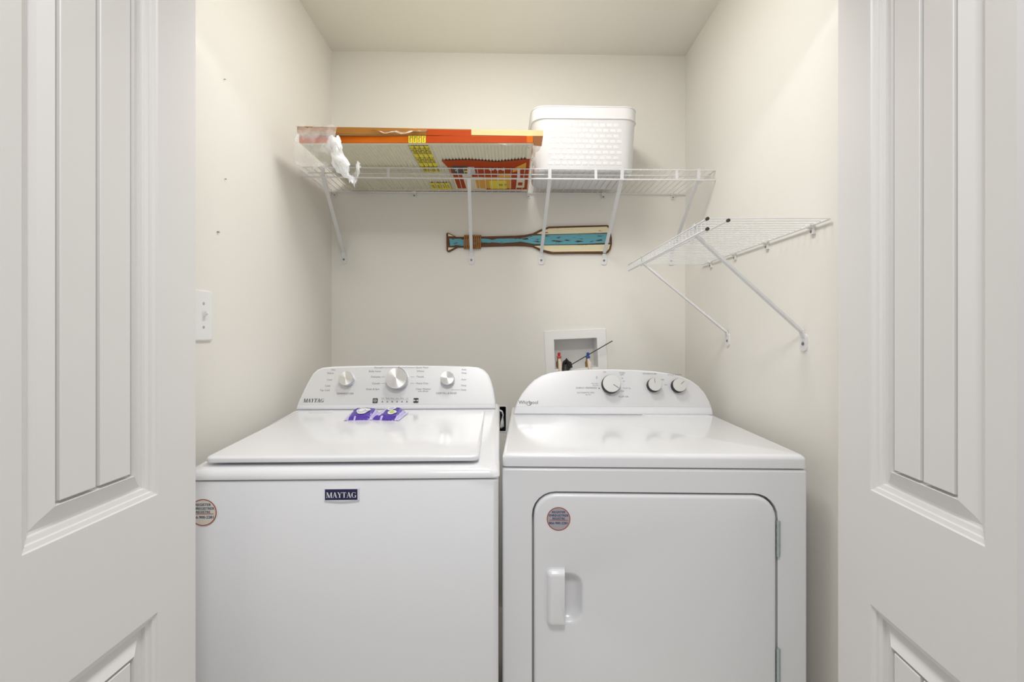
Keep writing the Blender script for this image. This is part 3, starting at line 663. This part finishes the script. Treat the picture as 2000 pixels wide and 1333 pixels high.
def rightend(u, v):
    a = u*math.pi*1.2; r = 0.006+0.008*math.sin(3*v+1)
    return (FL+0.008+r*math.cos(a)+0.006*math.sin(7*v), 0.02+0.20*v, 0.018-0.012*v+r*math.sin(a)*1.6)
sheet('plastic_wrap_end', M['film_dense'], rightend, 10, 18, 0.003, PK)
def under(u, v): return (FL-0.115+0.115*u, -0.006+0.055*v*u, -0.004-0.006*math.sin(3*u+2*v)*u)
sheet('plastic_wrap', M['film'], under, 10, 6, 0.0018, PK)

# ------------------------------------------------------------------ basket
BK = thing('storage_basket', (0.2800, 1.7500, SZ+0.0045), rz, 'white woven-look plastic basket with a lid on the wire shelf', 'basket')
bw, bd, bh = 0.412, 0.255, 0.245
def bl(i, z, r=0.055): return XY(rrect(0, bd/2, bw-2*i, bd-2*i, r), z)
mb = MB(); mb.loft([bl(0.020, 0.0, 0.045), bl(0.014, 0.004), bl(0.012, 0.012), bl(0.0045, bh-0.052), bl(0.0035, bh-0.050)], True, True); body = mb.build('basket_body', M['basket'], BK, 40)
mb = MB(); mb.loft([bl(0.003, bh-0.0505), bl(0.0, bh-0.049), bl(0.0, bh-0.046), bl(0.002, bh-0.0445), bl(0.0015, bh-0.006), bl(0.0, bh-0.005), bl(0.0, bh-0.0015), bl(0.002, bh), bl(0.008, bh)], True, True); mb.build('basket_lid', M['basket'], BK, 40)
mb = MB()
for row in range(8):
    z0 = 0.022+row*0.0205; ins = 0.012-0.0075*(z0/(bh-0.05))
    n = 11
    for k in range(n):
        x0 = -0.142+(k+(0.5 if row % 2 else 0))*0.0262
        if x0+0.021 > 0.150: continue
        mb.loft([[(x, ins-0.0002-h, z) for x, z in rrect(x0+0.0105, z0+0.0075, 0.0215-2*i, 0.0145-2*i, 0.003, 2)] for i, h in ((0, -0.002), (0.001, 0.0004), (0.005, 0.0008))], False, True)
    for sx in (-1, 1):
        for k in range(5):
            y0 = 0.058+(k+(0.5 if row % 2 else 0))*0.0262
            if y0+0.0215 > 0.2: continue
            mb.loft([[(sx*(bw/2-ins+0.0002+h), y, z) for y, z in rrect(y0+0.0105, z0+0.0075, 0.0215-2*i, 0.0145-2*i, 0.003, 2)] for i, h in ((0, -0.002), (0.001, 0.0004), (0.005, 0.0008))], False, True)
tag(mb.build('weave_relief', M['basket'], body), None, kind='stuff')

# ------------------------------------------------------------------ decorative paddle on the back wall
PD = thing('decorative_paddle', (0.0, yb(0.08)-0.002, 1.616), rz, 'weathered wooden paddle painted teal and cream hung on the back wall', 'paddle')
def pp(cx, cy):                                        # crop measure -> metres on the wall
    return (((850+cx/5.405)-1000)/900*2.018, (470-(420+cy/5.405))/900*2.018)
outline = [pp(*p) for p in ((118, 205), (128, 197), (142, 200), (225, 240), (300, 240), (620, 232), (850, 224), (950, 215), (1030, 198), (1110, 158), (1200, 126), (1500, 116), (1825, 106), (1842, 120), (1862, 190), (1872, 250), (1872, 310),
                            (1858, 365), (1838, 395), (1812, 410), (1500, 410), (1240, 415), (1190, 408), (1110, 380), (1030, 342), (950, 333), (850, 331), (620, 338), (300, 348), (240, 350), (150, 398), (130, 396), (120, 380))]
mb = MB(); mb.loft([XZ(outline, 0.0), XZ(outline, -0.010), XZ(inset(outline, 0.0015), -0.012)]); mb.build('backing_board', M['wood'], PD)
def board(name, pts, m_, t=0.0165, b=0.0018):
    pts = [pp(*p) for p in pts]
    x = MB(); x.loft([XZ(pts, -0.008), XZ(pts, -t+0.0015), XZ(inset(pts, 0.0012), -t)], False, True); return x.build(name, m_, PD)
board('blade_plank', [(1070, 206), (1115, 182), (1200, 148), (1500, 136), (1815, 126), (1828, 140), (1832, 190), (1500, 203), (1150, 212)], M['cream_wood'])
board('blade_plank', [(1045, 335), (1150, 328), (1500, 322), (1850, 314), (1838, 362), (1812, 388), (1500, 392), (1240, 397), (1130, 372)], M['cream_wood'])
board('centre_plank', [(150, 262), (300, 262), (485, 258), (560, 262), (600, 272), (660, 258), (800, 256), (880, 256), (950, 246), (1010, 226), (1150, 218), (1500, 208), (1838, 200), (1846, 298), (1500, 315), (1150, 322), (1050, 318), (960, 300), (900, 290), (850, 296), (700, 308), (600, 298), (540, 310), (485, 304), (300, 338), (220, 332), (160, 342)], M['teal'], 0.0175)
board('grip_wedge', [(136, 210), (146, 212), (200, 236), (140, 236)], M['cream_wood'])
board('grip_wedge', [(136, 384), (150, 382), (205, 354), (140, 354)], M['cream_wood'])
for k in range(9):
    x, _ = pp(312+k*20.5, 0); _, z0 = pp(0, 365); _, z1 = pp(0, 222); zc, hz = (z0+z1)/2, (z1-z0)/2
    pts = []
    for j in range(24):
        a = 2*math.pi*j/24; c, s_ = math.cos(a), math.sin(a); q = (abs(c)**4+abs(s_)**4)**-0.25
        pts.append((x+0.001*math.sin(a), -0.0098+0.0098*c*q*0.95, zc+hz*s_*q*0.93))
    pts.append(pts[0]); MB().tube(pts, 0.0037, 6, caps=False).build('rope_coil', M['rope'], PD, 60)

# ------------------------------------------------------------------ water valve box
VB = thing('washer_valve_box', (0.283, yb(0.283), 1.10), rz, 'recessed white plumbing box with red and blue taps above the dryer', 'valve box')
tilt = Matrix.Rotation(-0.045, 4, 'Y')
mb = MB(tilt)
ro = rrect(0, 0.0, 0.274, 0.246, 0.003, 2); ri = rrect(0.0, 0.0155, 0.190, 0.133, 0.002, 2)
mb.loft([XZ(ro, 0.003), XZ(ro, -0.005), XZ(inset(ro, 0.0015), -0.0065), XZ(inset(ri, -0.002), -0.0065), XZ(ri, -0.005), XZ(inset(ri, 0.002), 0.082)], False, True)
mb.build('box_frame', M['box_plastic'], VB)
mb = MB(tilt); mb.box(-0.094, 0.094, -0.004, 0.070, -0.052, -0.046); mb.build('box_sill', M['box_plastic'], VB)
for x, hm in ((-0.073, M['hred']), (0.056, M['hblue'])):
    v = MB(); z0 = 0.0
    v.loft([XY(circ(x, 0.020, r, 16), z) for r, z in ((0.010, -0.048), (0.0125, -0.040), (0.0125, -0.020), (0.009, -0.016), (0.009, -0.006), (0.005, -0.004), (0.005, 0.004))])
    v.tube([(x, 0.02, -0.03), (x, 0.055, -0.03)], 0.007, 10)
    vo = v.build('valve', M['brass'], VB, 40)
    h = MB(); h.loft([XY(rrect(x, 0.018, a, b, 0.003, 3), z) for a, b, z in ((0.019, 0.014, -0.003), (0.019, 0.014, 0.003), (0.011, 0.010, 0.006), (0.0125, 0.012, 0.012), (0.011, 0.010, 0.021))])
    h.build('valve_handle', hm, vo, 40)
    MB().tube([(x, 0.008, -0.010), (x+0.001, -0.012, -0.024), (x+0.002, -0.022, -0.07), (x+0.003, -0.03, -0.20), (x+0.002, -0.045, -0.45)], [0.0065, 0.0085, 0.0085, 0.008, 0.008], 12).build('supply_hose', M['hose'], VB, 60)
mb = MB(); mb.tube([(-0.052, -0.025, -0.45), (-0.052, -0.025, -0.075), (-0.050, -0.020, -0.050), (-0.043, 0.0, -0.028), (-0.030, 0.022, -0.032), (-0.022, 0.032, -0.060)], [0.015, 0.015, 0.017, 0.018, 0.016, 0.014], 14)
DH = tag(mb.build('drain_hose', M['black'], None, 60), 'black drain hose hooked into the white plumbing box', 'hose')
DH.location = VB.location; DH.rotation_euler = VB.rotation_euler
mb = MB(); mb.tube([(-0.050, -0.020, -0.020), (-0.046, -0.024, -0.006), (-0.040, -0.022, -0.020)], [0.007, 0.006, 0.008], 8); mb.box(-0.047, -0.030, -0.024, -0.010, -0.050, -0.026); mb.build('hose_clamp', M['black'], DH, 40)
mb = MB(); mb.bar((-0.030, -0.020, -0.034), (0.155, -0.030, 0.074), (0, 0.2, 1), 0.0040, 0.0018); mb.box(-0.040, -0.026, -0.026, -0.012, -0.042, -0.028)
ZT = tag(mb.build('cable_tie', M['black']), 'black cable tie with a long stiff tail on the drain hose', 'cable tie')
ZT.location = VB.location; ZT.rotation_euler = VB.rotation_euler

# ------------------------------------------------------------------ outlet in the gap between the machines
OB = thing('power_outlet', (-0.057, yb(-0.057), 0.83), rz, 'black uncovered outlet box low on the back wall between the machines', 'outlet')
mb = MB(); r_ = rrect(0, 0, 0.060, 0.108, 0.004, 2); mb.loft([XZ(r_, -0.001), XZ(r_, 0.07), ], False, True); mb.build('outlet_box', M['outlet_black'], OB)
mb = MB(); mb.loft([XZ(r_, -0.0015), XZ(inset(r_, -0.006), -0.0015), XZ(inset(r_, -0.006), 0.002)], False, False); mb.build('plaster_ring', M['box_plastic'], OB)
mb = MB(); mb.loft([XZ(rrect(-0.002, -0.004, 0.034, 0.060, 0.006), y) for y in (0.05, 0.024)]); mb.build('receptacle', M['black'], OB)
PC = MB(); PC.tube([(-0.014, 0.004, 0.036), (0.000, -0.006, 0.040), (0.013, -0.008, 0.034), (0.018, -0.004, 0.018), (0.016, 0.000, 0.006), (0.014, -0.002, -0.012), (0.014, -0.003, -0.030), (0.008, 0.006, -0.040)], [0.003, 0.004, 0.004, 0.003, 0.003, 0.007, 0.009, 0.005], 10)
PC.build('power_cord', M['white'], OB, 60)['label'] = 'short white cord looping out of the box'

# ------------------------------------------------------------------ light switch
LS = thing('light_switch', (XL, 1.166, 1.2535), 0, 'white toggle light switch with its plate on the side wall', 'light switch')
ST = frame((0, 0, 0), (0, 1, 0), (0, 0, 1))
mb = MB(ST); mb.loft([[(a, b, n) for a, b in rrect(0, 0, 0.074-2*i, 0.128-2*i, 0.004)] for i, n in ((0, -0.002), (0, 0.003), (0.001, 0.0055), (0.0035, 0.0065))]); pl = mb.build('switch_plate', M['white'], LS)
mb = MB(ST); mb.loft([[(a, b, n) for a, b in rrect(0, 0, 0.012, 0.025, 0.001)] for n in (0.0060, 0.0072)]); mb.build('switch_slot', M['clip'], LS)
mb = MB(ST); mb.loft([[(-0.004, -0.006, 0.004), (0.004, -0.006, 0.004), (0.004, 0.006, 0.004), (-0.004, 0.006, 0.004)], [(-0.0035, 0.004, 0.018), (0.0035, 0.004, 0.018), (0.0035, 0.010, 0.017), (-0.0035, 0.010, 0.017)]]); mb.build('toggle', M['white'], LS)
for z in (-0.030, 0.030):
    mb = MB(ST); mb.loft([[(a, b+z, n) for a, b in circ(0, 0, q, 12)] for q, n in ((0.0035, 0.006), (0.0035, 0.0075), (0.002, 0.008))]); mb.build('plate_screw', M['hinge'], LS)

# ------------------------------------------------------------------ detergent sachets lying on the lid
def wlid(lx, ly_):
    c, s_ = math.cos(0.0266), math.sin(0.0266)
    return (-0.378+lx*c-ly_*s_, 1.025+lx*s_+ly_*c, zlid(lx, ly_))
def sachet(lx, lyy, rot, label, flip):
    p = wlid(lx, lyy); o = thing('detergent_sachet', (p[0], p[1], p[2]), rot, label, 'sachet', 'detergent sachets on the washer lid')
    o.rotation_euler = (0.048, 0, rot)
    w, d, h = 0.076, 0.104, 0.021; nu, nv = 14, 14
    rnd = random.Random(3+flip); vs_ = []; fs = []; mi = []
    def hh(u, v):
        e = max(0, (1-abs(u)**3.5)*(1-abs(v)**6)); return (0.0085+0.0140*(v+1)/2)*e**0.5
    for i in range(nu+1):
        for j in range(nv+1):
            u, v = -1+2*i/nu, -1+2*j/nv
            vs_.append((u*w/2*(1+0.06*v*(-1 if flip else 1)), v*d/2, 0.0012+hh(u, v)+rnd.uniform(-1, 1)*0.0013))
    base = len(vs_)
    for i in range(nu+1):
        for j in range(nv+1):
            u, v = -1+2*i/nu, -1+2*j/nv; vs_.append((u*w/2*(1+0.06*v*(-1 if flip else 1)), v*d/2, 0.0003))
    b = MB(); A = lambda i, j: i*(nv+1)+j
    for i in range(nu):
        for j in range(nv):
            u, v = -1+2*(i+.5)/nu, -1+2*(j+.5)/nv
            edge = abs(u) > 0.9 or v > 0.93
            k = 1 if edge else (2 if v < -0.78 or (v > 0.70 and not flip) else 0)
            if abs(u+(0.35 if not flip else 0.2)) < 0.08 and v < -0.75: k = 1
            if flip and (u < -0.45) and v > -0.55: k = 1
            fs.append((A(i, j), A(i+1, j), A(i+1, j+1), A(i, j+1))); mi.append(k)
            fs.append((base+A(i, j+1), base+A(i+1, j+1), base+A(i+1, j), base+A(i, j))); mi.append(1)
    b.add(vs_, fs); b.mi = mi
    edge = []
    for i in range(nu): edge += [(A(i, 0), A(i+1, 0), base+A(i+1, 0), base+A(i, 0)), (A(i, nv), A(i+1, nv), base+A(i+1, nv), base+A(i, nv))]
    for j in range(nv): edge += [(A(0, j), A(0, j+1), base+A(0, j+1), base+A(0, j)), (A(nu, j), A(nu, j+1), base+A(nu, j+1), base+A(nu, j))]
    b.f += [list(e) for e in edge]; b.mi += [1]*len(edge)
    body = b.build('pouch', [M['purple'], M['lilac'], M['purple']], o, 60)
    # printed swirl following the pouch surface
    sp = MB()
    spots = [(0.02, -0.02, 0.50, 0), (-0.06, 0.02, 0.34, 2), (-0.06, 0.02, 0.24, 0), (0.42, 0.12, 0.20, 0)] if not flip else [(0.30, -0.22, 0.34, 0), (-0.02, 0.38, 0.34, 0), (0.30, -0.22, 0.18, 1), (-0.02, 0.38, 0.2, 2)]
    for k, (cu, cv, rr, m_) in enumerate(spots):
        ring = []
        for t in range(18):
            a = 2*math.pi*t/18; u, v = cu+rr*math.cos(a)*(1+0.15*math.sin(3*a)), cv+rr*math.sin(a); ring.append((u*w/2, v*d/2, 0.0032+k*0.0005+hh(u, v)))
        c = (cu*w/2, cv*d/2, 0.0036+k*0.0005+hh(cu, cv)); sp.add(ring+[c], [(t, (t+1) % 18, 18) for t in range(18)], m_)
    sp.build('printed_motif', [M['mint'], M['lime'], M['lilac']], body, 60)
    for sx in (-1, 1):                                  # crimped end seals
        cr = MB(); n = 12; vv = []
        for t in range(n+1):
            v = -1+2*t/n; zz = 0.0022+0.0012*(t % 2); x0 = sx*w/2*(1+0.06*v*(-1 if flip else 1))
            vv += [(x0-sx*0.001, v*d/2, zz), (x0+sx*0.0075, v*d/2*1.03, zz-0.0010), (x0+sx*0.0075, v*d/2*1.03, zz-0.0016), (x0-sx*0.001, v*d/2, zz-0.0008)]
        cr.add(vv, [(4*t+a, 4*t+(a+1) % 4, 4*t+4+(a+1) % 4, 4*t+4+a) for t in range(n) for a in range(4)]); cr.build('crimped_seal', M['lilac'], body)
    return o
sachet(-0.0790, 0.420, 0.10, 'purple detergent sachet with one big pale swirl on the washer lid', 0)
sachet(0.0060, 0.418, -0.10, 'lilac edged detergent sachet with a lime spot on the washer lid', 1)
